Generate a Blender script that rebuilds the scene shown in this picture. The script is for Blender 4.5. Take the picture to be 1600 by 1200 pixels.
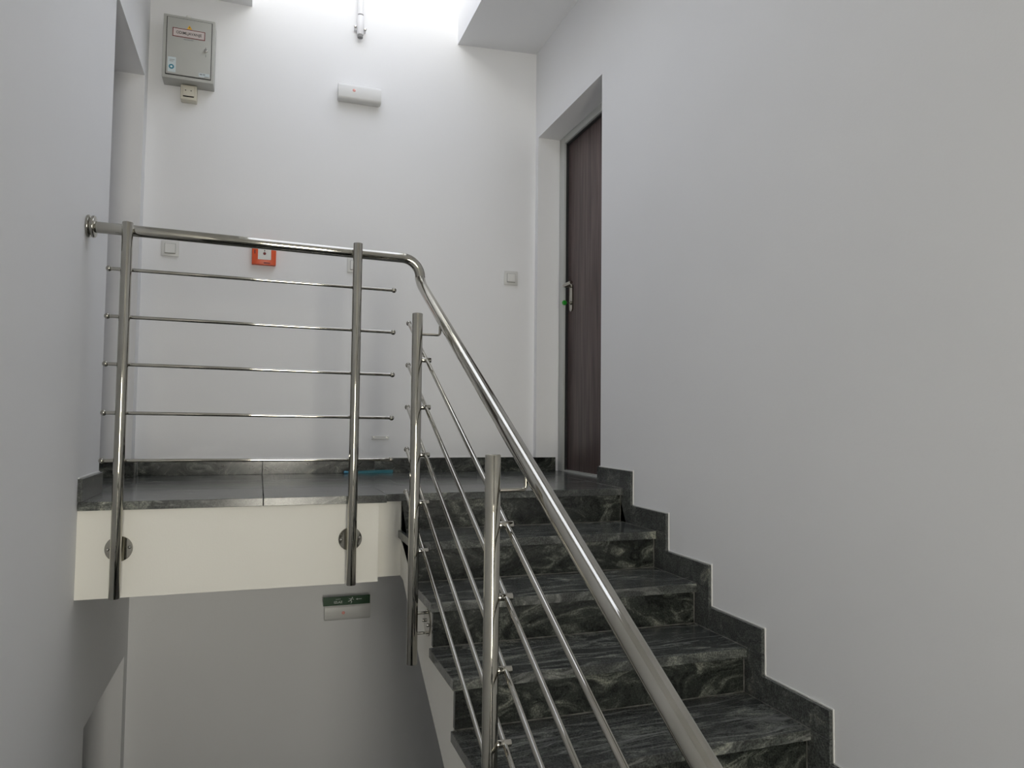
import bpy, bmesh, math, random
from mathutils import Vector, Matrix
random.seed(3)
for o in list(bpy.data.objects):
    bpy.data.objects.remove(o, do_unlink=True)
SC = bpy.context.scene
COL = SC.collection

# ---------------------------------------------------------------- camera
CX, CY, CZ = -1.5315, -2.9042, 0.2983
YAW, PITCH, ROLL, FPX = 0.3338, 0.0494, 0.0103, 1136.0
cam = bpy.data.cameras.new('camera')
cam.sensor_width = 36.0
cam.lens = FPX / 1600 * 36.0
cam.clip_start = 0.02
co = bpy.data.objects.new('camera', cam)
COL.objects.link(co)
F = Vector((math.sin(YAW) * math.cos(PITCH), math.cos(YAW) * math.cos(PITCH), math.sin(PITCH)))
R = Vector((math.cos(YAW), -math.sin(YAW), 0))
U = R.cross(F)
R2 = R * math.cos(ROLL) + U * math.sin(ROLL)
U2 = U * math.cos(ROLL) - R * math.sin(ROLL)
M = Matrix((R2, U2, -F)).transposed().to_4x4()
M.translation = Vector((CX, CY, CZ))
co.matrix_world = M
SC.camera = co

# ---------------------------------------------------------------- view + sky
SC.view_settings.view_transform = 'Standard'
SC.view_settings.look = 'None'
SC.view_settings.gamma = 1.0
SC.view_settings.use_curve_mapping = False
SC.view_settings.exposure = -1.02
try:
    SC.cycles.use_denoising = True
    SC.cycles.max_bounces = 14
    SC.cycles.diffuse_bounces = 8
    SC.cycles.glossy_bounces = 6
    SC.cycles.transparent_max_bounces = 12
    SC.cycles.sample_clamp_indirect = 6.0
except Exception:
    pass
SKY_STRENGTH = 48.0
world = bpy.data.worlds.new('overcast_sky')
SC.world = world
world.use_nodes = True
wn = world.node_tree.nodes
wl = world.node_tree.links
wn.clear()
tc = wn.new('ShaderNodeTexCoord')
sp = wn.new('ShaderNodeSeparateXYZ')
rp = wn.new('ShaderNodeValToRGB')
rp.color_ramp.elements[0].position = 0.0
rp.color_ramp.elements[0].color = (0.42, 0.38, 0.31, 1)     # ground and facades at the horizon
rp.color_ramp.elements[1].position = 1.0
rp.color_ramp.elements[1].color = (0.092, 0.095, 0.110, 1)
e = rp.color_ramp.elements.new(0.52)
e.color = (1.15, 1.08, 0.94, 1)
e = rp.color_ramp.elements.new(0.72)
e.color = (0.100, 0.102, 0.110, 1)
mr = wn.new('ShaderNodeMapRange')
mr.inputs['From Min'].default_value = -1
mr.inputs['From Max'].default_value = 1
bg = wn.new('ShaderNodeBackground')
bg.inputs['Strength'].default_value = SKY_STRENGTH
wo = wn.new('ShaderNodeOutputWorld')
wl.new(tc.outputs['Generated'], sp.inputs[0])
wl.new(sp.outputs['Z'], mr.inputs['Value'])
wl.new(mr.outputs['Result'], rp.inputs['Fac'])
wl.new(rp.outputs['Color'], bg.inputs['Color'])
wl.new(bg.outputs[0], wo.inputs['Surface'])


def portal(name, loc, rot, sx, sy):
    l = bpy.data.lights.new(name, 'AREA')
    l.shape = 'RECTANGLE'
    l.size = sx
    l.size_y = sy
    l.cycles.is_portal = True
    o = bpy.data.objects.new(name, l)
    COL.objects.link(o)
    o.location = loc
    o.rotation_euler = rot


# ---------------------------------------------------------------- dimensions (metres)
H = 0.14686          # riser
RUN = 0.29           # going
NOSE = 0.018
TT = 0.030           # stone thickness
W = 0.994            # tread width, left end at x=-W
XS = -0.980          # plastered side of the flight
XW = 0.015           # right wall
XL = -2.115          # left wall
YB = 1.158           # back wall
ZC = 2.505           # ceiling
HX0, HX1 = -1.6232, -0.4825   # skylight shaft
HY0 = -1.25
ZT = 3.02            # skylight height
YF = -6.00           # wall behind the camera
LZ = -20 * H         # lower floor
HZ = -10 * H         # half landing
RJ0, RJ1 = 0.253, 1.114       # right door recess
LJ0, LJ1 = 0.305, 1.06        # left door recess
WX0, WX1, WZ0, WZ1 = -1.66, -0.84, -1.32, 1.20   # stair window behind the camera

portal('skylight_portal', ((HX0 + HX1) / 2, (HY0 + YB) / 2, ZT - 0.04), (0, 0, 0), HX1 - HX0, YB - HY0)
portal('stair_window_portal', ((WX0 + WX1) / 2, YF - 0.34, (WZ0 + WZ1) / 2), (math.radians(90), 0, 0), WX1 - WX0, WZ1 - WZ0)


# ---------------------------------------------------------------- materials
def mat(name, col, rough=0.5, metal=0.0, spec=0.5, **kw):
    m = bpy.data.materials.new(name)
    m.use_nodes = True
    b = m.node_tree.nodes['Principled BSDF']
    b.inputs['Base Color'].default_value = (*col, 1)
    b.inputs['Roughness'].default_value = rough
    b.inputs['Metallic'].default_value = metal
    b.inputs['Specular IOR Level'].default_value = spec
    for k, v in kw.items():
        b.inputs[k.replace('_', ' ')].default_value = v
    return m


def noise_tint(m, a, b_, scale=4.0, detail=3, stretch=(1, 1, 1), bump=0.0, bscale=120, rough=None):
    nt = m.node_tree
    n, l = nt.nodes, nt.links
    b = n['Principled BSDF']
    t = n.new('ShaderNodeTexCoord')
    mp = n.new('ShaderNodeMapping')
    mp.inputs['Scale'].default_value = stretch
    l.new(t.outputs['Object'], mp.inputs['Vector'])
    ns = n.new('ShaderNodeTexNoise')
    ns.inputs['Scale'].default_value = scale
    ns.inputs['Detail'].default_value = detail
    l.new(mp.outputs[0], ns.inputs['Vector'])
    r = n.new('ShaderNodeValToRGB')
    r.color_ramp.elements[0].position = 0.35
    r.color_ramp.elements[0].color = (*a, 1)
    r.color_ramp.elements[1].position = 0.65
    r.color_ramp.elements[1].color = (*b_, 1)
    l.new(ns.outputs['Fac'], r.inputs['Fac'])
    l.new(r.outputs['Color'], b.inputs['Base Color'])
    if bump:
        n2 = n.new('ShaderNodeTexNoise')
        n2.inputs['Scale'].default_value = bscale
        n2.inputs['Detail'].default_value = 4
        l.new(t.outputs['Object'], n2.inputs['Vector'])
        bp = n.new('ShaderNodeBump')
        bp.inputs['Strength'].default_value = bump
        bp.inputs['Distance'].default_value = 0.002
        l.new(n2.outputs['Fac'], bp.inputs['Height'])
        l.new(bp.outputs[0], b.inputs['Normal'])
    return m


PLASTER = noise_tint(mat('wall_plaster', (.8, .8, .8), 0.75, spec=0.25), (.785, .79, .805), (.805, .81, .825), 1.3, 2, bump=0.12, bscale=160)
CREAM = noise_tint(mat('cream_white_paint', (.85, .83, .77), 0.7, spec=0.25), (.84, .825, .77), (.87, .855, .80), 1.3, 2, bump=0.12, bscale=160)
STEEL = mat('polished_stainless_steel', (.60, .575, .53), 0.045, 1.0)
noise_tint(STEEL, (.41, .395, .35), (.47, .455, .41), 9, 2, (1, 1, 1))
SCREW = mat('screw_steel', (.45, .44, .42), 0.25, 1.0)
DARKSHADE = mat('dark_recess_shade', (.01, .01, .01), 0.9)  # near-black standing in for shade in the socket's openings
GROUT = mat('grout', (.24, .235, .21), 0.8)
noise_tint(GROUT, (.07, .07, .06), (.17, .165, .15), 30)
CAULK = mat('white_caulk', (.78, .78, .76), 0.6)


def granite(name, stretch, base=0.0, vein=1.0, streak=0.0):
    """dark green-black granite with wavy pale veins"""
    m = mat(name, (.03, .03, .03), 0.16, spec=0.5)
    nt = m.node_tree
    n, l = nt.nodes, nt.links
    b = n['Principled BSDF']
    t = n.new('ShaderNodeTexCoord')
    oi = n.new('ShaderNodeObjectInfo')
    mul = n.new('ShaderNodeMath')
    mul.operation = 'MULTIPLY'
    mul.inputs[1].default_value = 37.0
    l.new(oi.outputs['Random'], mul.inputs[0])
    add = n.new('ShaderNodeVectorMath')
    add.operation = 'ADD'
    l.new(t.outputs['Object'], add.inputs[0])
    l.new(mul.outputs[0], add.inputs[1])
    mp = n.new('ShaderNodeMapping')
    mp.inputs['Scale'].default_value = stretch
    l.new(add.outputs[0], mp.inputs['Vector'])
    # domain warp
    wp = n.new('ShaderNodeTexNoise')
    wp.inputs['Scale'].default_value = 2.3
    wp.inputs['Detail'].default_value = 3
    l.new(mp.outputs[0], wp.inputs['Vector'])
    sc = n.new('ShaderNodeVectorMath')
    sc.operation = 'MULTIPLY_ADD'
    sc.inputs[1].default_value = (0.55, 0.55, 0.55)
    l.new(wp.outputs['Color'], sc.inputs[0])
    l.new(mp.outputs[0], sc.inputs[2])
    v1 = n.new('ShaderNodeTexNoise')
    v1.inputs['Scale'].default_value = 7.5
    v1.inputs['Detail'].default_value = 9
    v1.inputs['Roughness'].default_value = 0.68
    v1.inputs['Distortion'].default_value = 1.3
    l.new(sc.outputs[0], v1.inputs['Vector'])
    r1 = n.new('ShaderNodeValToRGB')
    cr = r1.color_ramp
    cr.elements[0].position = 0.40
    cr.elements[0].color = (.006 + base, .0075 + base * 1.03, .0065 + base * 1.06, 1)
    cr.elements[1].position = 0.74
    cr.elements[1].color = (.22 * vein, .22 * vein, .185 * vein, 1)
    x = cr.elements.new(0.53)
    x.color = (.026 + base, .030 + base * 1.03, .026 + base * 1.06, 1)
    x = cr.elements.new(0.61)
    x.color = (.075 * vein + base * .6, .08 * vein + base * .6, .070 * vein + base * .7, 1)
    l.new(v1.outputs['Fac'], r1.inputs['Fac'])
    # crystal speckle
    v2 = n.new('ShaderNodeTexNoise')
    v2.inputs['Scale'].default_value = 210
    v2.inputs['Detail'].default_value = 2
    l.new(add.outputs[0], v2.inputs['Vector'])
    r2 = n.new('ShaderNodeValToRGB')
    r2.color_ramp.elements[0].position = 0.38
    r2.color_ramp.elements[0].color = (.62, .62, .62, 1)
    r2.color_ramp.elements[1].position = 0.66
    r2.color_ramp.elements[1].color = (1.45, 1.45, 1.4, 1)
    l.new(v2.outputs['Fac'], r2.inputs['Fac'])
    mx = n.new('ShaderNodeMix')
    mx.data_type = 'RGBA'
    mx.blend_type = 'MULTIPLY'
    mx.inputs[0].default_value = 1.0
    l.new(r1.outputs[0], mx.inputs[6])
    l.new(r2.outputs[0], mx.inputs[7])
    out = mx.outputs[2]
    if streak:
        # thin pale streaks along the slab
        mp3 = n.new('ShaderNodeMapping')
        mp3.inputs['Scale'].default_value = (2.2, 15.0, 1.0)
        l.new(sc.outputs[0], mp3.inputs['Vector'])
        v3 = n.new('ShaderNodeTexNoise')
        v3.inputs['Scale'].default_value = 2.6
        v3.inputs['Detail'].default_value = 6
        v3.inputs['Roughness'].default_value = 0.6
        v3.inputs['Distortion'].default_value = 0.9
        l.new(mp3.outputs[0], v3.inputs['Vector'])
        r3 = n.new('ShaderNodeValToRGB')
        r3.color_ramp.elements[0].position = 0.54
        r3.color_ramp.elements[0].color = (0, 0, 0, 1)
        r3.color_ramp.elements[1].position = 0.70
        r3.color_ramp.elements[1].color = (streak, streak, streak * .96, 1)
        l.new(v3.outputs['Fac'], r3.inputs['Fac'])
        ad = n.new('ShaderNodeMix')
        ad.data_type = 'RGBA'
        ad.blend_type = 'ADD'
        ad.inputs[0].default_value = 1.0
        l.new(out, ad.inputs[6])
        l.new(r3.outputs[0], ad.inputs[7])
        out = ad.outputs[2]
    l.new(out, b.inputs['Base Color'])
    # slight roughness change along the veins
    mrr = n.new('ShaderNodeMapRange')
    mrr.inputs['To Min'].default_value = 0.12
    mrr.inputs['To Max'].default_value = 0.26
    l.new(v1.outputs['Fac'], mrr.inputs['Value'])
    l.new(mrr.outputs['Result'], b.inputs['Roughness'])
    return m


STONE_TOP = granite('granite_flat_veins_sky_tint', (0.55, 2.0, 1.0), 0.036, 1.7, 0.16)  # base raised and bluish: sky reflection on the tops put into the colour
STONE_FACE = granite('granite_swirl_veins', (0.9, 1.2, 1.5), 0.006, 1.3)
STONE_SKIRT = granite('granite_fine_grain', (2.2, 1.8, 2.0), 0.050, 1.0)

WOOD = mat('brown_grey_door_laminate', (.08, .055, .05), 0.42, spec=0.35)
noise_tint(WOOD, (.060, .040, .038), (.135, .098, .093), 3.5, 8, (14, 14, .7))
FRAME = mat('grey_painted_steel_frame', (.50, .51, .49), 0.4)
CAB = mat('light_grey_powder_coat', (.52, .525, .50), 0.45)
noise_tint(CAB, (.42, .425, .40), (.46, .465, .44), 3)
GASKET = mat('dark_gasket', (.03, .03, .03), 0.7)
WHITEPL = mat('white_plastic', (.72, .72, .70), 0.35)
SWITCHPL = mat('switch_plate_plastic', (.66, .66, .645), 0.35)
GAPSHADE = mat('switch_gap_shade', (.30, .30, .29), 0.7)  # grey that stands in for shade around and beneath the rocker
IVORY = mat('ivory_plastic', (.62, .59, .50), 0.4)
PVC = mat('white_pvc_pipe', (.74, .74, .76), 0.35)
GREYRUB = mat('grey_rubber_cap', (.22, .22, .22), 0.6)
REDORANGE = mat('orange_red_plastic', (.66, .075, .010), 0.35)
REDDARK = mat('dark_red_print', (.16, .010, .014), 0.5)
BLACKPR = mat('black_print', (.02, .02, .02), 0.5)
SIGNF = mat('sign_face_print', (.56, .50, .49), 0.5)
YELLOWPR = mat('yellow_print', (.75, .42, .03), 0.5)
BLUEPR = mat('blue_print', (.05, .22, .30), 0.5)
PALEBLUE = mat('pale_sticker', (.55, .62, .64), 0.5)
GREYPR = mat('grey_print', (.25, .26, .27), 0.5)
GREEN = mat('green_sign_plastic', (.002, .050, .012), 0.3)
GREENKEY = mat('green_key_cap', (.01, .30, .02), 0.4)
WHITEPR = mat('white_print', (.75, .80, .76), 0.5)
TEAL = mat('teal_plastic', (.008, .17, .22), 0.3)
LIGHTBLUE = mat('light_blue_plastic', (.10, .33, .50), 0.35)
GLASSY = mat('clear_lens', (.75, .76, .72), 0.1)
DIFF = mat('opal_diffuser', (.68, .68, .67), 0.35, spec=0.4)
LED = bpy.data.materials.new('red_indicator_led')
LED.use_nodes = True
bb = LED.node_tree.nodes['Principled BSDF']
bb.inputs['Base Color'].default_value = (.8, .42, .38, 1)
bb.inputs['Emission Color'].default_value = (1, .12, .07, 1)
bb.inputs['Emission Strength'].default_value = 0.07
GLASS = bpy.data.materials.new('window_glass')
GLASS.use_nodes = True
gn, gl_ = GLASS.node_tree.nodes, GLASS.node_tree.links
gn.clear()
gt = gn.new('ShaderNodeBsdfTransparent')
gt.inputs[0].default_value = (.97, .98, .98, 1)
gg = gn.new('ShaderNodeBsdfGlossy')
gg.inputs['Roughness'].default_value = 0.02
gm = gn.new('ShaderNodeMixShader')
gm.inputs[0].default_value = 0.06
go = gn.new('ShaderNodeOutputMaterial')
gl_.new(gt.outputs[0], gm.inputs[1])
gl_.new(gg.outputs[0], gm.inputs[2])
gl_.new(gm.outputs[0], go.inputs[0])


# ---------------------------------------------------------------- mesh helpers
class MB:
    """collects shapes in world coordinates; build() links them as ONE mesh object"""

    def __init__(s):
        s.bm = bmesh.new()

    def box(s, x0, x1, y0, y1, z0, z1, bev=0.0, seg=2):
        b = bmesh.new()
        vs = [b.verts.new((x, y, z)) for x in (x0, x1) for y in (y0, y1) for z in (z0, z1)]
        for f in ((0, 1, 3, 2), (4, 6, 7, 5), (0, 4, 5, 1), (2, 3, 7, 6), (0, 2, 6, 4), (1, 5, 7, 3)):
            b.faces.new([vs[i] for i in f])
        if bev > 0:
            bmesh.ops.bevel(b, geom=b.edges[:] , offset=bev, segments=seg, affect='EDGES', profile=0.5)
        s.merge(b)
        return s

    def merge(s, b, mtx=None):
        if mtx is not None:
            bmesh.ops.transform(b, matrix=mtx, verts=b.verts)
        mp = {}
        for v in b.verts:
            mp[v] = s.bm.verts.new(v.co)
        for f in b.faces:
            try:
                s.bm.faces.new([mp[v] for v in f.verts])
            except ValueError:
                pass
        b.free()

    def prism(s, pts, axis, a0, a1, bev=0.0):
        """polygon (2-D points) extruded along axis 0/1/2"""
        b = bmesh.new()

        def P(p, a):
            q = [p[0], p[1]]
            q.insert(axis, a)
            return q
        A = [b.verts.new(P(p, a0)) for p in pts]
        B = [b.verts.new(P(p, a1)) for p in pts]
        b.faces.new(A)
        b.faces.new(B[::-1])
        n = len(pts)
        for i in range(n):
            b.faces.new([A[i], B[i], B[(i + 1) % n], A[(i + 1) % n]])
        if bev > 0:
            bmesh.ops.bevel(b, geom=b.edges[:], offset=bev, segments=2, affect='EDGES')
        s.merge(b)
        return s

    def tube(s, pts, r, seg=20, cap=True, ends=None):
        pts = [Vector(p) for p in pts]
        n = len(pts)
        dirs = []
        for i in range(n):
            if i == 0:
                d = pts[1] - pts[0]
            elif i == n - 1:
                d = pts[-1] - pts[-2]
            else:
                d = (pts[i + 1] - pts[i]).normalized() + (pts[i] - pts[i - 1]).normalized()
            dirs.append(d.normalized())
        up = Vector((0, 0, 1)) if abs(dirs[0].z) < 0.9 else Vector((0, 1, 0))
        a = dirs[0].cross(up).normalized()
        rings = []
        b = bmesh.new()
        for i in range(n):
            a = (a - dirs[i] * a.dot(dirs[i])).normalized()
            c = dirs[i].cross(a)
            rr = r[i] if isinstance(r, (list, tuple)) else r
            # keep the tube's width in a mitre
            k = 1.0
            if 0 < i < n - 1:
                t1 = (pts[i] - pts[i - 1]).normalized()
                cs = max(0.5, t1.dot(dirs[i]))
                k = 1 / cs
            bend = None
            if k > 1.0001:
                t2 = (pts[i + 1] - pts[i]).normalized()
                bend = (t2 - t1)
                bend = (bend - dirs[i] * bend.dot(dirs[i])).normalized()
            ring = []
            for j in range(seg):
                w = 2 * math.pi * j / seg
                v = a * math.cos(w) * rr + c * math.sin(w) * rr
                if bend is not None:
                    v = v + bend * v.dot(bend) * (k - 1)
                ring.append(b.verts.new(pts[i] + v))
            rings.append(ring)
        for i in range(n - 1):
            for j in range(seg):
                b.faces.new([rings[i][j], rings[i][(j + 1) % seg], rings[i + 1][(j + 1) % seg], rings[i + 1][j]])
        if cap:
            b.faces.new(rings[0][::-1])
            b.faces.new(rings[-1])
        s.merge(b)
        return s

    def cyl(s, p0, p1, r, seg=20):
        return s.tube([p0, p1], r, seg)

    def rcyl(s, p0, p1, r, e, seg=24):
        """cylinder with rounded rims"""
        p0, p1 = Vector(p0), Vector(p1)
        d = (p1 - p0).normalized()
        return s.tube([p0, p0 + d * e * .35, p0 + d * e, p1 - d * e, p1 - d * e * .35, p1], [r - e, r - e * .3, r, r, r - e * .3, r - e], seg)

    def ball(s, c, r, seg=16, ring=10):
        b = bmesh.new()
        bmesh.ops.create_uvsphere(b, u_segments=seg, v_segments=ring, radius=r)
        s.merge(b, Matrix.Translation(c))
        return s

    def build(s, name, material, parent=None, origin=None, smooth=True, ang=35):
        pw = parent['_w'] if parent is not None else (0, 0, 0)
        pw = Vector(pw)
        if origin is None:
            origin = pw
        origin = Vector(origin)
        bmesh.ops.recalc_face_normals(s.bm, faces=s.bm.faces)
        bmesh.ops.translate(s.bm, verts=s.bm.verts, vec=-origin)
        me = bpy.data.meshes.new(name)
        s.bm.to_mesh(me)
        s.bm.free()
        me.materials.append(material)
        if smooth:
            me.shade_smooth()
            me.set_sharp_from_angle(angle=math.radians(ang))
        o = bpy.data.objects.new(name, me)
        COL.objects.link(o)
        o.location = origin - pw
        if parent is not None:
            o.parent = parent
        o['_w'] = tuple(origin)
        return o


def tag(o, label=None, cat=None, group=None, kind=None):
    if label: o['label'] = label
    if cat: o['category'] = cat
    if group: o['group'] = group
    if kind: o['kind'] = kind
    return o


def thing(name, loc, label, cat, group=None):
    o = bpy.data.objects.new(name, None)
    COL.objects.link(o)
    o.location = loc
    o.empty_display_size = 0.05
    o['_w'] = tuple(loc)
    return tag(o, label, cat, group)


def copy_tree(o, shift, parent=None, pw=None):
    c = o.copy()
    COL.objects.link(c)
    w = Vector(o['_w']) + Vector(shift)
    c['_w'] = tuple(w)
    if parent is not None:
        c.parent = parent
    else:
        c.location = w
    for ch in list(o.children):
        copy_tree(ch, shift, c)
    return c


def struct(name, mb, m, parent=None, **kw):
    o = mb.build(name, m, parent, **kw)
    if parent is None:
        o['kind'] = 'structure'
    return o


def text_mesh(txt, size, material, name, parent, origin, xdir=Vector((1, 0, 0)), updir=Vector((0, 0, 1)), extrude=0.0004, align='CENTER', bold=0.0, sx=1.0):
    cu = bpy.data.curves.new('lettering', 'FONT')
    cu.body = txt
    cu.size = size
    cu.extrude = extrude
    cu.offset = bold
    cu.align_x = align
    cu.align_y = 'CENTER'
    cu.resolution_u = 3
    to = bpy.data.objects.new('lettering', cu)
    COL.objects.link(to)
    dg = bpy.context.evaluated_depsgraph_get()
    me = bpy.data.meshes.new_from_object(to.evaluated_get(dg))
    bpy.data.objects.remove(to)
    nrm = xdir.cross(updir)
    mt = Matrix((xdir * sx, updir, nrm)).transposed().to_4x4()
    me.transform(mt)
    me.materials.clear()
    me.materials.append(material)
    me.name = name
    o = bpy.data.objects.new(name, me)
    COL.objects.link(o)
    o.parent = parent
    o.location = Vector(origin) - Vector(parent['_w'])
    o['_w'] = tuple(origin)
    return o


# ================================================================ SETTING
# back wall: full height of the shaft and of the floor below
struct('wall_back', MB().box(XL - .7, XW + .7, YB, YB + .22, LZ - .1, ZT + .25), PLASTER)

# right wall with the door recess
w = MB()
w.box(XW, XW + .45, YF - .42, RJ0, LZ - .1, ZT)
w.box(XW, XW + .45, RJ0, RJ1, 2.0, ZT)
w.box(XW, XW + .45, RJ0, RJ1, LZ - .1, -.028)
w.box(XW, XW + .45, RJ1, YB, LZ - .1, ZT)
struct('wall_right', w, PLASTER)

# left wall with two door recesses (this floor and the one below)
LR0 = 0.205
ZL = -0.855
w = MB()
TL = XL - .40
w.box(TL, XL, YF - .42, LR0, LZ - .1, ZT)
w.box(TL, XL, LR0, LJ0, ZL, ZT)
w.box(TL, XL, LJ0, LJ1, 2.0, ZT)
w.box(TL, XL, LJ0, LJ1, ZL, -.028)
w.box(TL, XL, LJ1, YB, LZ - .1, ZT)
struct('wall_left', w, PLASTER)

# wall behind the camera with the stair window
w = MB()
w.box(XL, XW, YF - .42, YF, LZ - .1, WZ0)
w.box(XL, XW, YF - .42, YF, WZ1, ZT)
w.box(XL, WX0, YF - .42, YF, WZ0, WZ1)
w.box(WX1, XW, YF - .42, YF, WZ0, WZ1)
struct('wall_front', w, PLASTER)
f = MB()
t = .045
f.box(WX0, WX1, YF - .40, YF - .35, WZ0, WZ0 + t).box(WX0, WX1, YF - .40, YF - .35, WZ1 - t, WZ1)
f.box(WX0, WX0 + t, YF - .40, YF - .35, WZ0 + t, WZ1 - t).box(WX1 - t, WX1, YF - .40, YF - .35, WZ0 + t, WZ1 - t)
win2 = struct('window_2', f, WHITEPL)
MB().box(WX0 + t, WX1 - t, YF - .378, YF - .372, WZ0 + t, WZ1 - t).build('pane', GLASS, win2)

# ceiling with the skylight shaft
c = MB()
ct = ZC + .2
zr = ZC + .028     # the ceiling rises slightly towards the right wall
c.prism([(HX1, ZC), (XW, zr), (XW, ct), (HX1, ct)], 1, HY0, YB)
c.box(XL, HX0, HY0, YB, ZC, ct)
c.box(XL, XW, YF, HY0, ZC, ct)
c.box(HX0 - .06, HX0, HY0 - .06, YB, ct, ZT).box(HX1, HX1 + .06, HY0 - .06, YB, ct, ZT).box(HX0, HX1, HY0 - .06, HY0, ct, ZT)
ceil = struct('ceiling', c, PLASTER)
r = MB()
r.box(XL - .4, HX0 - .06, YF - .42, YB, ZT, ZT + .1).box(HX1 + .06, XW + .45, YF - .42, YB, ZT, ZT + .1).box(HX0 - .06, HX1 + .06, YF - .42, HY0 - .06, ZT, ZT + .1)
struct('roof', r, PLASTER)
f = MB()
t = .05
f.box(HX0 - .04, HX1 + .04, HY0 - .04, HY0 + t, ZT, ZT + .06).box(HX0 - .04, HX1 + .04, YB - t, YB, ZT, ZT + .06)
f.box(HX0 - .04, HX0 + t, HY0 + t, YB - t, ZT, ZT + .06).box(HX1 - t, HX1 + .04, HY0 + t, YB - t, ZT, ZT + .06)
win1 = struct('window_1', f, WHITEPL)
MB().box(HX0 + t, HX1 - t, HY0 + t, YB - t, ZT + .02, ZT + .03).build('pane', GLASS, win1)

# upper landing: plastered slab and beam, granite on top
fl = MB()
fl.box(XL, -1.080, -.030, .030, -.335, -TT)
fl.box(XL, XW, .030, YB, -.330, -TT)
fl.box(XW, XW + .3, RJ0, RJ1, -.10, -TT)
fl.box(XL - .3, XL, LJ0, LJ1, -.10, -TT)
floor = struct('floor', fl, CREAM)
G = .0012


def slab(x0, x1, y0, y1, z1, parent, m=STONE_TOP, th=TT, nm='granite_slab', bev=.0012):
    ox, oy = (x0 + x1) / 2, (y0 + y1) / 2
    return MB().box(x0 + G, x1 - G, y0 + G, y1 - G, z1 - th, z1, bev, 1).build(nm, m, parent, origin=(ox, oy, z1))


slab(XL, -1.509, -.042, .36, 0, floor)
slab(-1.509, -1.050, -.042, .36, 0, floor)
slab(-1.050, 0 + XW, 0, .36, 0, floor)
xs = [XL, -1.509, -.923, -.337, XW]
for i in range(4):
    for (ya, yb) in ((.36, .76), (.76, YB)):
        slab(xs[i], xs[i + 1], ya, yb, 0, floor)
slab(XW, XW + .172, RJ0, RJ1, 0, floor)
slab(XL - .27, XL, LJ0, LJ1, 0, floor)
MB().box(XL, XW, .34, YB, -TT - .001, -.002).build('grout_bed', GROUT, floor)

# half landing under the camera
hl = MB().box(XL, XW, YF, -9 * RUN + NOSE, HZ - .2, HZ - TT)
half = struct('floor', hl, PLASTER)
hx = [XL, -1.509, -.923, -.337, XW]
for i in range(4):
    for (ya, yb) in ((YF, -5.2), (-5.2, -4.4), (-4.4, -3.5), (-3.5, -9 * RUN + NOSE)):
        slab(hx[i], hx[i + 1], ya, yb, HZ, half)
# floor of the storey below
lowfl = struct('floor', MB().box(XL - .4, XW, YF, YB, LZ - .2, LZ), STONE_TOP)

# flight leading down from the half landing
lf = MB()
pts = [(-9 * RUN, HZ - TT)]
for k in range(1, 10):
    y = -9 * RUN + (k - 1) * RUN
    pts += [(y, HZ - k * H), (y + RUN, HZ - k * H)]
pts += [(0, LZ), (-.35, LZ), (-9 * RUN, HZ - .33)]
lf.prism(pts, 0, XL, -1.15)
struct('lower_flight', lf, STONE_TOP)

# skirting of the landing
ST = .015
SH = .080


def sk(x0, x1, y0, y1, z0=0.0, z1=SH, parent=None, nm='skirting_tile'):
    return MB().box(x0, x1, y0, y1, z0, z1, .0010, 1).build(nm, STONE_SKIRT if x1 - x0 < .03 else STONE_FACE, parent, origin=((x0 + x1) / 2, (y0 + y1) / 2, z0))


bb_ = thing('baseboard_back', (-1.05, YB, 0), None, None)
bb_['kind'] = 'structure'
bx = [XL, -1.509, -.923, -.337, XW]
for i in range(4):
    sk(bx[i] + (.0 if i else .016) + G, bx[i + 1] - G - (0 if i < 3 else ST), YB - ST, YB - .0002, parent=bb_)
MB().box(XL + .016, XW - ST, YB - .004, YB, SH, SH + .004).build('caulk_line', CAULK, bb_)
bl = thing('baseboard_left', (XL, 0, 0), None, None)
bl['kind'] = 'structure'
sk(XL, XL + ST, -.042, LJ0, parent=bl)
sk(XL - .25, XL + .014, LJ1 - ST, LJ1, parent=bl)
sk(XL, XL + ST, LJ1 + .001, YB - ST, parent=bl)
MB().box(XL, XL + .004, -.042, LJ0, SH, SH + .004).build('caulk_line', CAULK, bl)
br = thing('baseboard_right', (XW, .5, 0), None, None)
br['kind'] = 'structure'
sk(XW - .014, XW + .120, RJ1 - ST, RJ1, parent=br)
sk(XW - ST, XW, RJ1 + .001, YB - ST, parent=br)
MB().box(XW, XW + .12, RJ1 - .004, RJ1, SH, SH + .003).build('caulk_line', CAULK, br)

# ---- doors
# right apartment door: grey steel frame, wood-look leaf
DX = XW + .169
d1 = thing('door_1', (DX, (RJ0 + RJ1) / 2, 0), None, None)
d1['kind'] = 'structure'
f = MB()
fx0, fx1 = DX - .030, DX + .04
f.box(fx0, fx1, RJ1 - .075, RJ1, 0, 2.0, .004).box(fx0, fx1, RJ0, RJ0 + .06, 0, 2.0, .004).box(fx0, fx1, RJ0 + .06, RJ1 - .075, 1.955, 2.0, .004)
f.build('door_frame', FRAME, d1)
MB().box(fx0 + .012, fx1, RJ1 - .081, RJ1 - .0745, 0, 1.955).box(fx0 + .012, fx1, RJ0 + .06, RJ1 - .075, 1.948, 1.956).build('door_gasket', GASKET, d1)
leaf = MB().box(DX - .004, DX + .040, RJ0 + .062, RJ1 - .081, .012, 1.946, .002).build('door_leaf', WOOD, d1)
hy = .975
pl = MB()
pp = []
for i in range(24):
    a = 2 * math.pi * i / 24
    pp.append((hy + .020 * math.cos(a), (1.078 if math.sin(a) > 0 else .955) + .020 * math.sin(a)))
pl.prism(pp, 0, DX - .012, DX - .0042)
pl.build('handle_plate', STEEL, leaf)
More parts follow.
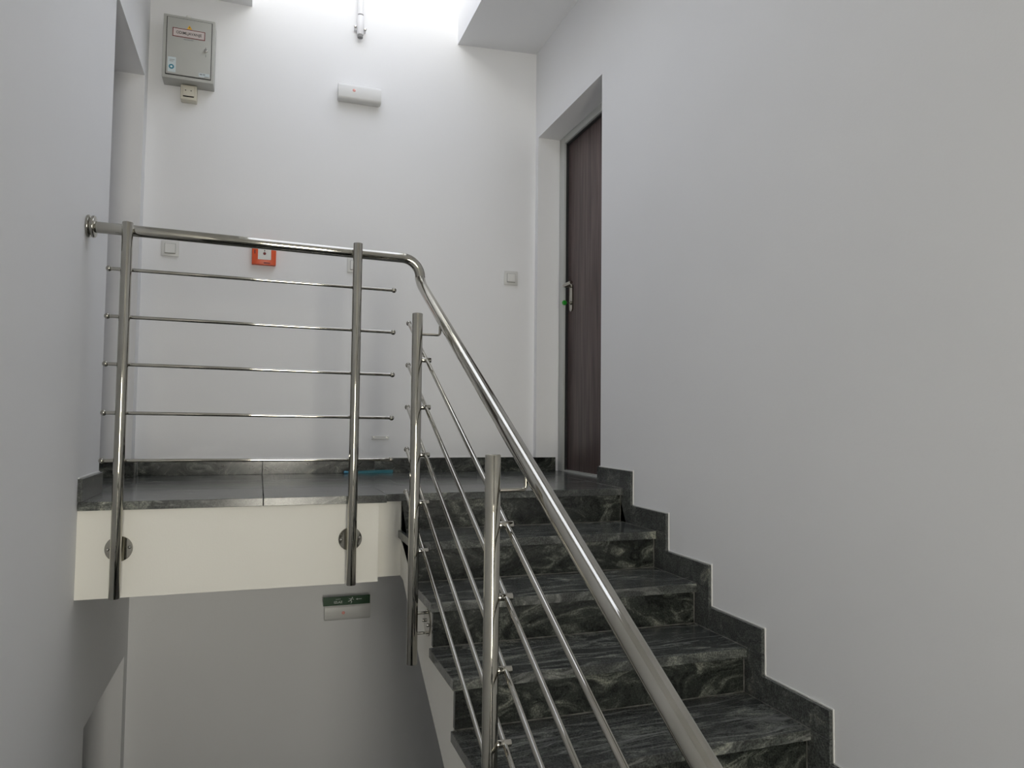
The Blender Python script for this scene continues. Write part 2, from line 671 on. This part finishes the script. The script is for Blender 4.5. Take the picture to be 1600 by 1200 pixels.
lv = MB().tube([(DX - .010, hy, 1.083), (DX - .050, hy, 1.083), (DX - .060, hy - .008, 1.083), (DX - .062, hy - .025, 1.083), (DX - .060, hy - .115, 1.083)], .0095, 14)
lv.build('door_lever', STEEL, leaf)
MB().rcyl((DX - .020, hy, .985), (DX - .010, hy, .985), .011, .002).build('lock_cylinder', STEEL, leaf)
MB().box(DX - .040, DX - .018, hy - .0015, hy + .0015, .980, .990).build('key_blade', SCREW, leaf)
MB().rcyl((DX - .052, hy - .004, .984), (DX - .052, hy + .005, .984), .0145, .002).build('key_cap', GREENKEY, leaf)
d1f = MB().box(DX - .02, DX + .02, RJ0 + .06, RJ1 - .075, 0, .010).build('door_threshold', FRAME, d1)

# left apartment doors (this floor and below), seen only through their recesses
for i, (y0, y1, z0, z1) in enumerate(((LJ0, LJ1, 0, 2.0), (LR0, LJ1, LZ, ZL))):
    xd = XL - .27
    d = thing('door_%d' % (i + 2), (xd, (y0 + y1) / 2, z0), None, None)
    d['kind'] = 'structure'
    f = MB().box(xd - .04, xd + .02, y0, y0 + .06, z0, z1).box(xd - .04, xd + .02, y1 - .06, y1, z0, z1).box(xd - .04, xd + .02, y0 + .06, y1 - .06, z1 - .05, z1)
    f.build('door_frame', FRAME, d)
    MB().box(xd - .04, xd + .004, y0 + .062, y1 - .062, z0 + .01, z1 - .052).build('door_leaf', WOOD, d)

# ================================================================ STAIRCASE
st = thing('staircase', (-.49, 0, HZ), 'dark granite staircase with white plastered side climbing along the right wall to the landing', 'stairs')
pts = []
for k in range(0, 10):
    y = -k * RUN + NOSE + .020
    pts += [(y, -k * H - TT), (y, -(k + 1) * H - TT)]
pts = [(.0295, -TT)] + pts[0:]
pts = pts[:-1]
pts += [(-9 * RUN + NOSE + .02, HZ - .20), (-9 * RUN + .25, HZ - .22)]
pts += [(-.685, -.720), (-.374, -.556), (-.176, -.425), (-.03, -.336), (.0295, -.331)]
body = MB().prism(pts, 0, XS, -.0006)
body.build('stringer_body', CREAM, st, smooth=False)
SOFF = [(0, 0)]
for k in range(1, 10):
    y0, y1 = -k * RUN, -(k - 1) * RUN + NOSE - .0006
    MB().box(-W, -.0006, y0, y1, -k * H - TT, -k * H, .0012, 1).build('tread', STONE_TOP, st, origin=(-W / 2, y0, -k * H))
for k in range(0, 10):
    y = -k * RUN + NOSE
    MB().box(XS - .002, -.0006, y, y + .019, -(k + 1) * H + .0012, -k * H - TT - .0006, .0006, 1).build('riser', STONE_FACE, st, origin=(-W / 2, y, -(k + 1) * H))
    g = MB()
    g.box(XS, -.001, y - .0028, y + .002, -(k + 1) * H, -(k + 1) * H + .0026)
    g.box(-.0030, -.0002, y - .0022, y + .002, -(k + 1) * H, -k * H - TT)
    g.build('grout_line', GROUT, st)
ov = .072
for k in range(0, 10):
    ya = -k * RUN - ov
    yb = .2595 if k == 0 else -(k - 1) * RUN - ov - .0012
    zb = -k * H
    MB().box(0, XW - .0004, ya, yb, zb + .0006, zb + SH, .001, 1).build('stair_skirting', STONE_SKIRT, st, origin=(0, (ya + yb) / 2, zb))
    MB().box(0, XW - .0004, ya, -k * RUN + NOSE, -(k + 1) * H + .0006, zb - .0006, .001, 1).build('stair_skirting', STONE_SKIRT, st, origin=(0, ya, -(k + 1) * H))
    cl = MB()
    cl.box(XW - .004, XW - .0004, ya, yb, zb + SH, zb + SH + .0035)
    cl.box(XW - .004, XW - .0004, ya - .0035, ya, -(k + 1) * H + SH, zb + SH + .0035)
    cl.build('caulk_line', CAULK, st)
    gl2 = MB().box(-.0025, .0005, -k * RUN, (-(k - 1) * RUN + NOSE) if k else .26, zb, zb + .0022)
    gl2.build('grout_line', GROUT, st)

# ================================================================ RAILING
YP = -.090      # landing posts
YRL = -.052     # landing handrail
rl = thing('stair_railing', (-1.05, YP, 0), 'polished stainless steel railing with slanting handrail, posts and thin horizontal rods', 'railing')
RP = .0178
for (x, zt, zb) in ((-1.983, .975, -.325), (-1.189, .972, -.329)):
    p = MB().rcyl((x, YP, zb), (x, YP, zt), RP, .0025, 28).build('post', STEEL, rl, origin=(x, YP, zb))
    fz = -.165
    fo = MB().rcyl((x, -.0305, fz), (x, -.0365, fz), .0445, .0012, 40).build('flange', STEEL, p, ang=12)
    for s_ in (-1, 1):
        MB().cyl((x, -.036, fz + s_ * .025), (x, YP + .01, fz + s_ * .025), .005, 12).build('spacer_rod', STEEL, p)
        MB().ball((x + s_ * .034, -.0365, fz + (.004 if s_ > 0 else -.001)), .0058, 12, 8).build('screw', SCREW, p)
XP = -1.034
zp0 = .6559
for i in range(3):
    y = -.486 - i * .859
    zt = zp0 - i * .435
    zb = zt - 1.168
    p = MB().rcyl((XP, y, zb), (XP, y, zt), RP, .0025, 28).build('post', STEEL, rl, origin=(XP, y, zb))
    fz = zt - 1.036
    MB().rcyl((XS - .0005, y, fz), (XS - .006, y, fz), .0445, .0012, 40).build('flange', STEEL, p, ang=12)
    for s_ in (-1, 1):
        MB().cyl((XS - .005, y, fz + s_ * .033), (XP + .01, y, fz + s_ * .033), .0048, 12).build('spacer_rod', STEEL, p)
        MB().rcyl((XS - .006, y + s_ * .032, fz), (XS - .014, y + s_ * .032, fz), .006, .001, 12).build('screw', SCREW, p)
    # handrail bracket
    zrail = .775 + .5185 * (y + .186)
    zbk = zrail - .034
    pts = [(XP + .01, y, zbk)]
    cx_, cr_ = -.965, .010
    pts.append((cx_ - .0, y, zbk))
    for a in range(1, 7):
        w_ = math.radians(15 * a)
        pts.append((cx_ + cr_ * math.sin(w_), y, zbk + cr_ * (1 - math.cos(w_))))
    pts.append((cx_ + cr_, y, zrail - .004))
    MB().tube(pts, .0048, 12).build('handrail_bracket', STEEL, p)
    for j in range(5):
        zc_ = .502 - j * .160 + (y + .478) * .5064
        MB().rcyl((XP + .012, y, zc_), (-.985, y, zc_), .0084, .0010, 16).build('rod_clamp', STEEL, p)

# handrail: one tube from the wall flange over the landing, down the elbow and along the flight
hr = []
xw0 = XL + .004
z0_, z1_ = .957, .938
hr.append((xw0, YRL, z0_))
xc = -1.011
hr.append((xc, YRL, z1_))
rad = .074
for a in range(1, 9):
    w_ = math.radians(90 * a / 8)
    hr.append((xc + rad * math.sin(w_), YRL, z1_ - rad * (1 - math.cos(w_))))
xe = xc + rad
zline = lambda y: .775 + .5185 * (y + .186)
m1 = MB().tube(hr, .0200, 32)
rail = m1.build('handrail', STEEL, rl)
ye = -2.86
s2 = MB()
s2.tube([(xe, YRL + .002, zline(YRL) + .016), (xe, YRL - .030, zline(YRL - .030)+.003), (xe, YRL - .06, zline(YRL - .06)), (xe, ye, zline(ye))], .0200, 32)
s2.build('handrail', STEEL, rl)
MB().ball((xe, YRL, z1_ - rad), .0203, 24, 16).build('mitre_joint', STEEL, rail)
MB().rcyl((XL + .0005, YRL, .9575), (XL + .010, YRL, .9575), .040, .003, 36).build('wall_flange', STEEL, rail)
MB().rcyl((XL + .014, YRL, .9575), (XL + .027, YRL, .9575), .039, .005, 36).build('flange_cover', STEEL, rail)
MB().cyl((XL + .006, YRL, .9575), (XL + .016, YRL, .9575), .030, 30).build('flange_core', STEEL, rail)

# horizontal rods of the landing part
yr_ = YP + RP + .0045
for zl_, zr_ in ((.812, .803), (.645, .637), (.4785, .470), (.309, .3015), (.1435, .1395)):
    rod = MB().cyl((-2.040, yr_, zl_), (-1.046, yr_, zr_), .0063, 14).build('rod', STEEL, rl)
    for (x, z) in ((-2.040, zl_), (-1.044, zr_)):
        MB().ball((x, yr_, z), .0104, 16, 10).build('rod_ball', STEEL, rod)
# slanting rods of the flight
XR = -1.000
for j, zb_ in enumerate((.666, .506, .346, .186, .026)):
    zc_ = .502 - j * .160
    f_ = lambda y: zc_ + (y + .478) * .5064
    rod = MB().cyl((XR, -.160, f_(-.160)), (XR, -2.62, f_(-2.62)), .0065, 14).build('rod', STEEL, rl)
    for y in (-.160, -2.62):
        MB().ball((XR, y, f_(y)), .0104, 16, 10).build('rod_ball', STEEL, rod)

# ================================================================ OBJECTS ON THE BACK WALL
# smoke extraction cabinet
YC = YB - .100
cb = thing('control_cabinet', (-1.918, YB, 2.005), 'light grey wall cabinet with red-framed warning sign, upper left of back wall', 'cabinet')
MB().box(-2.040, -1.798, YC + .001, YB - .0005, 2.007, 2.335, .004).build('cabinet_body', CAB, cb)
MB().box(-2.0245, -1.8105, YC - .0005, YC + .003, 2.0225, 2.3215).build('gasket', GASKET, cb)
cd = MB().box(-2.021, -1.8140, YC - .006, YC + .002, 2.026, 2.318, .0015).build('cabinet_door', CAB, cb)
yf = YC - .0062
sg = MB().box(-1.996, -1.844, yf - .0008, yf + .0008, 2.221, 2.266).build('warning_sign', REDDARK, cd)
tag(sg, 'red-framed white sign')
MB().box(-1.9925, -1.8475, yf - .0013, yf, 2.2245, 2.2625).build('sign_face', SIGNF, sg)
text_mesh('ODIMLJAVANJE', .0205, BLACKPR, 'lettering', sg, (-1.920, yf - .0016, 2.2430), bold=.0001, sx=.86)
tri = MB().prism([(-1.9300, 2.268), (-1.9060, 2.268), (-1.9180, 2.289)], 1, yf - .0010, yf).build('hazard_triangle', YELLOWPR, cd)
MB().prism([(-1.9165, 2.2835), (-1.9205, 2.2765), (-1.9182, 2.2765), (-1.9195, 2.2705), (-1.9150, 2.2785), (-1.9175, 2.2785)], 1, yf - .0015, yf - .0008).build('lightning_mark', BLACKPR, tri)
mk = MB()
for i in range(7):
    mk.box(-1.943 + i * .0066, -1.943 + i * .0066 + .0048, yf - .0008, yf, 2.210, 2.2145)
mk.build('small_print', GREYPR, cd)
MB().rcyl((-1.838, yf - .008, 2.168), (-1.838, yf, 2.168), .0085, .0015, 20).build('cabinet_lock', SCREW, cd)
MB().box(-1.8392, -1.8368, yf - .024, yf - .008, 2.160, 2.176).build('key', SCREW, cd)
MB().box(-1.8395, -1.8365, yf - .0015, yf, 2.137, 2.150).build('lock_mark', GREYPR, cd)
stk = MB().box(-2.013, -1.976, yf - .0006, yf, 2.035, 2.112).build('sticker', PALEBLUE, cd)
ring = []
ob = MB().cyl((-1.996, yf - .0011, 2.062), (-1.996, yf, 2.062), .0125, 28).build('blue_ring', BLUEPR, stk)
MB().cyl((-1.996, yf - .0016, 2.062), (-1.996, yf, 2.062), .0050, 20).build('ring_centre', WHITEPR, stk)
MB().box(-2.006, -1.982, yf - .0011, yf, 2.096, 2.099).box(-2.006, -1.988, yf - .0011, yf, 2.089, 2.0915).build('small_print', GREYPR, stk)
tg = MB().box(-1.868, -1.818, yf - .0006, yf, 2.031, 2.050).build('sticker', PALEBLUE, cd)
MB().box(-1.864, -1.852, yf - .0010, yf, 2.040, 2.046).box(-1.849, -1.838, yf - .0010, yf, 2.041, 2.046).box(-1.842, -1.820, yf - .0010, yf, 2.032, 2.035).build('small_print', GREYPR, tg)
MB().tube([(-1.932, YB - .06, 2.335), (-1.932, YB - .06, 2.352), (-1.925, YB - .045, 2.360), (-1.918, YB - .02, 2.362), (-1.915, YB, 2.362)], .0095, 14).build('cable_gland', WHITEPL, cb)

# socket under the cabinet
sk_ = thing('power_socket', (-1.918, YB, 1.925), 'ivory surface socket under the grey cabinet', 'socket')
MB().box(-1.957, -1.879, YB - .050, YB - .0005, 1.925, 2.004, .006, 3).build('socket_box', IVORY, sk_)
so = MB().box(-1.945, -1.891, YB - .056, YB - .048, 1.944, 1.996, .004, 2).build('socket_flap', IVORY, sk_)
MB().box(-1.944, -1.892, YB - .0540, YB - .0495, 1.9405, 1.9445).build('painted_shadow_strip', DARKSHADE, so)  # solid black strip painted as the shadow under the flap
MB().cyl((-1.932, YB - .0565, 1.972), (-1.932, YB - .055, 1.972), .003, 10).cyl((-1.906, YB - .0565, 1.972), (-1.906, YB - .055, 1.972), .003, 10).build('socket_holes', DARKSHADE, so)


# emergency lights
def emergency(x0, x1, z0, z1, label, led, ybk):
    t = thing('emergency_light', ((x0 + x1) / 2, YB, z0), label, 'light', None)
    MB().box(x0 + .004, x1 - .004, YB - .018, YB - .0005, z0 + .003, z1 - .003, .003).build('light_base', WHITEPL, t)
    d = MB()
    # rounded translucent cover: profile in y-z
    pr = [(YB - .017, z0), (ybk + .012, z0), (ybk + .003, z0 + .006), (ybk, z0 + .018), (ybk, z1 - .020), (ybk + .004, z1 - .007), (ybk + .014, z1), (YB - .017, z1)]
    d.prism(pr, 0, x0, x1, .0015)
    dd = d.build('diffuser', DIFF, t, ang=50)
    MB().ball((led[0], ybk + .0062, led[1]), .0105, 20, 12).build('indicator_led', LED, t)
    return t


e1 = emergency(-1.168, -.934, 2.053, 2.143, 'white emergency light box high on the back wall, without a sign', (-1.083, 2.106), YB - .060)
e2 = emergency(-1.178, -.938, -.777, -.692, 'white emergency light under a green exit sign, below the landing', (-1.081, -.737), YB - .060)
sp_ = MB().box(-1.187, -.942, YB - .064, YB - .061, -.695, -.6495, .0006, 1).build('exit_sign_panel', GREEN, e2)
tag(sp_, 'green exit sign panel')
yg = YB - .0642
text_mesh('IZLAZ', .0165, WHITEPR, 'lettering', sp_, (-1.110, yg - .0003, -.6790), bold=.0001)
text_mesh('E X I T', .0085, WHITEPR, 'lettering', sp_, (-1.110, yg - .0003, -.6635), bold=.0)
rm = MB()


def bar(mb, x0, z0, x1, z1, w_):
    dx, dz = x1 - x0, z1 - z0
    L = math.hypot(dx, dz)
    nx, nz = -dz / L * w_ / 2, dx / L * w_ / 2
    mb.prism([(x0 + nx, z0 + nz), (x1 + nx, z1 + nz), (x1 - nx, z1 - nz), (x0 - nx, z0 - nz)], 1, yg - .0007, yg)


rm.cyl((-1.036, yg - .0007, -.6590), (-1.036, yg, -.6590), .0030, 12)
bar(rm, -1.038, -.6635, -1.046, -.6745, .0050)
bar(rm, -1.040, -.6640, -1.054, -.6650, .0022)
bar(rm, -1.040, -.6640, -1.028, -.6690, .0022)
bar(rm, -1.046, -.6740, -1.058, -.6780, .0028)
bar(rm, -1.045, -.6740, -1.038, -.6800, .0028)
bar(rm, -1.038, -.6800, -1.043, -.6890, .0026)
rm.build('running_figure', WHITEPR, sp_)
ar = MB()
bar(ar, -1.010, -.6680, -.986, -.6680, .0026)
ar.prism([(-1.008, -.6635), (-1.008, -.6725), (-1.018, -.6680)], 1, yg - .0007, yg)
ar.build('arrow', WHITEPR, sp_)

# manual call point
cp = thing('fire_call_point', (-1.527, YB, 1.105), 'orange red fire alarm call point box on back wall just below the handrail', 'alarm')
MB().box(-1.590, -1.469, YB - .034, YB - .0005, 1.105, 1.222, .003).build('alarm_box', REDORANGE, cp)
fc = MB().box(-1.560, -1.494, YB - .036, YB - .033, 1.131, 1.203, .001, 1).build('alarm_face', WHITEPL, cp)
MB().cyl((-1.527, YB - .0375, 1.163), (-1.527, YB - .0355, 1.163), .0075, 20).build('push_button', REDDARK, fc)
MB().box(-1.529, -1.525, YB - .0370, YB - .0355, 1.174, 1.182).build('arrow_mark', BLACKPR, fc)
MB().box(-1.5785, -1.5725, YB - .0348, YB - .0335, 1.160, 1.180).build('small_print', REDDARK, cp)
MB().box(-1.530, -1.498, YB - .0348, YB - .0335, 1.111, 1.117).build('small_print', REDDARK, cp)


# light switches
def switch(x0, x1, z0, z1, label):
    t = thing('light_switch', ((x0 + x1) / 2, YB, z0), label, 'switch', 'light switches on the back wall')
    xc_, zc_ = (x0 + x1) / 2, (z0 + z1) / 2
    MB().box(x0, x1, YB - .010, YB - .0005, z0, z1, .0025, 2).build('switch_plate', SWITCHPL, t)
    fr = MB()
    a = .024
    fr.box(xc_ - a - .002, xc_ + a + .002, YB - .0115, YB - .009, zc_ - a - .004, zc_ + a + .002, .001, 1).build('switch_shade_ring', GAPSHADE, t)  # solid grey ring, deeper below: gap and rocker shadow as colour
    # tilted rocker
    rk = MB().prism([(YB - .011, zc_ - a), (YB - .0165, zc_ - a), (YB - .0135, zc_ + a), (YB - .011, zc_ + a)], 0, xc_ - a, xc_ + a, .0008)
    rk.build('rocker', WHITEPL, t)
    return t


switch(-2.025, -1.943, 1.117, 1.197, 'white light switch on back wall nearest the left corner')
switch(-1.094, -1.012, 1.103, 1.185, 'white light switch half hidden behind the second railing post')
switch(-.181, -.097, 1.100, 1.183, 'white light switch on back wall nearest the door')

# pipe coming down from the skylight
pc = thing('conduit_pipe', (-1.052, YB, 2.425), 'white vertical pipe end with clamp on back wall under skylight', 'pipe')
ypp = YB - .030
MB().cyl((-1.052, ypp, 2.520), (-1.052, ypp, ZT), .0150, 20).build('pipe', PVC, pc)
MB().cyl((-1.060, ypp, 2.470), (-1.060, ypp, ZT), .0100, 16).build('guide_rod', PVC, pc)
MB().rcyl((-1.053, ypp, 2.440), (-1.053, ypp, 2.548), .0185, .002, 24).build('pipe_sleeve', PVC, pc)
MB().rcyl((-1.053, ypp, 2.424), (-1.053, ypp, 2.440), .0155, .002, 20).build('end_cap', GREYRUB, pc)
MB().rcyl((-1.053, ypp, 2.548), (-1.053, ypp, 2.556), .0165, .001, 20).build('pipe_collar', GREYRUB, pc)
MB().box(-1.085, -1.022, YB - .022, YB - .0005, 2.470, 2.498, .002).build('clamp', PVC, pc)
for s_, zz in ((-1, 2.487), (1, 2.479)):
    MB().rcyl((-1.053 + s_ * .0275, YB - .034, zz), (-1.053 + s_ * .0275, YB - .021, zz), .0075, .001, 16).build('clamp_screw', SCREW, pc)

# small wall plate near the skirting
cv = thing('wall_plate', (-.894, YB, .184), 'small white horizontal plate with two screws low on the back wall', 'plate')
MB().box(-.943, -.845, YB - .006, YB - .0005, .183, .203, .0015, 1).build('plate_strip', WHITEPL, cv)
for x in (-.930, -.859):
    MB().cyl((x, YB - .0068, .194), (x, YB - .0055, .194), .0035, 12).build('screw', SCREW, cv)

# teal plastic strip on the landing floor
tl = thing('plastic_strip', (-.955, 1.11, 0), 'thin teal plastic strip lying on the landing against the back skirting', 'strip')
tb = MB().prism([(-1.072, .0004), (-.832, .0004), (-.829, .016), (-.86, .0165), (-1.072, .011)], 1, 1.095, 1.138, .0012)
tb.build('strip_body', TEAL, tl)
k_ = MB().tube([(-1.070, 1.108, .007), (-1.080, 1.106, .0075), (-1.088, 1.104, .008), (-1.094, 1.103, .008)], [.006, .0068, .0078, .005], 14)
k_.build('strip_end', LIGHTBLUE, tl)

# ---------------------------------------------------------------- tidy
for o in bpy.data.objects:
    if '_w' in o:
        del o['_w']
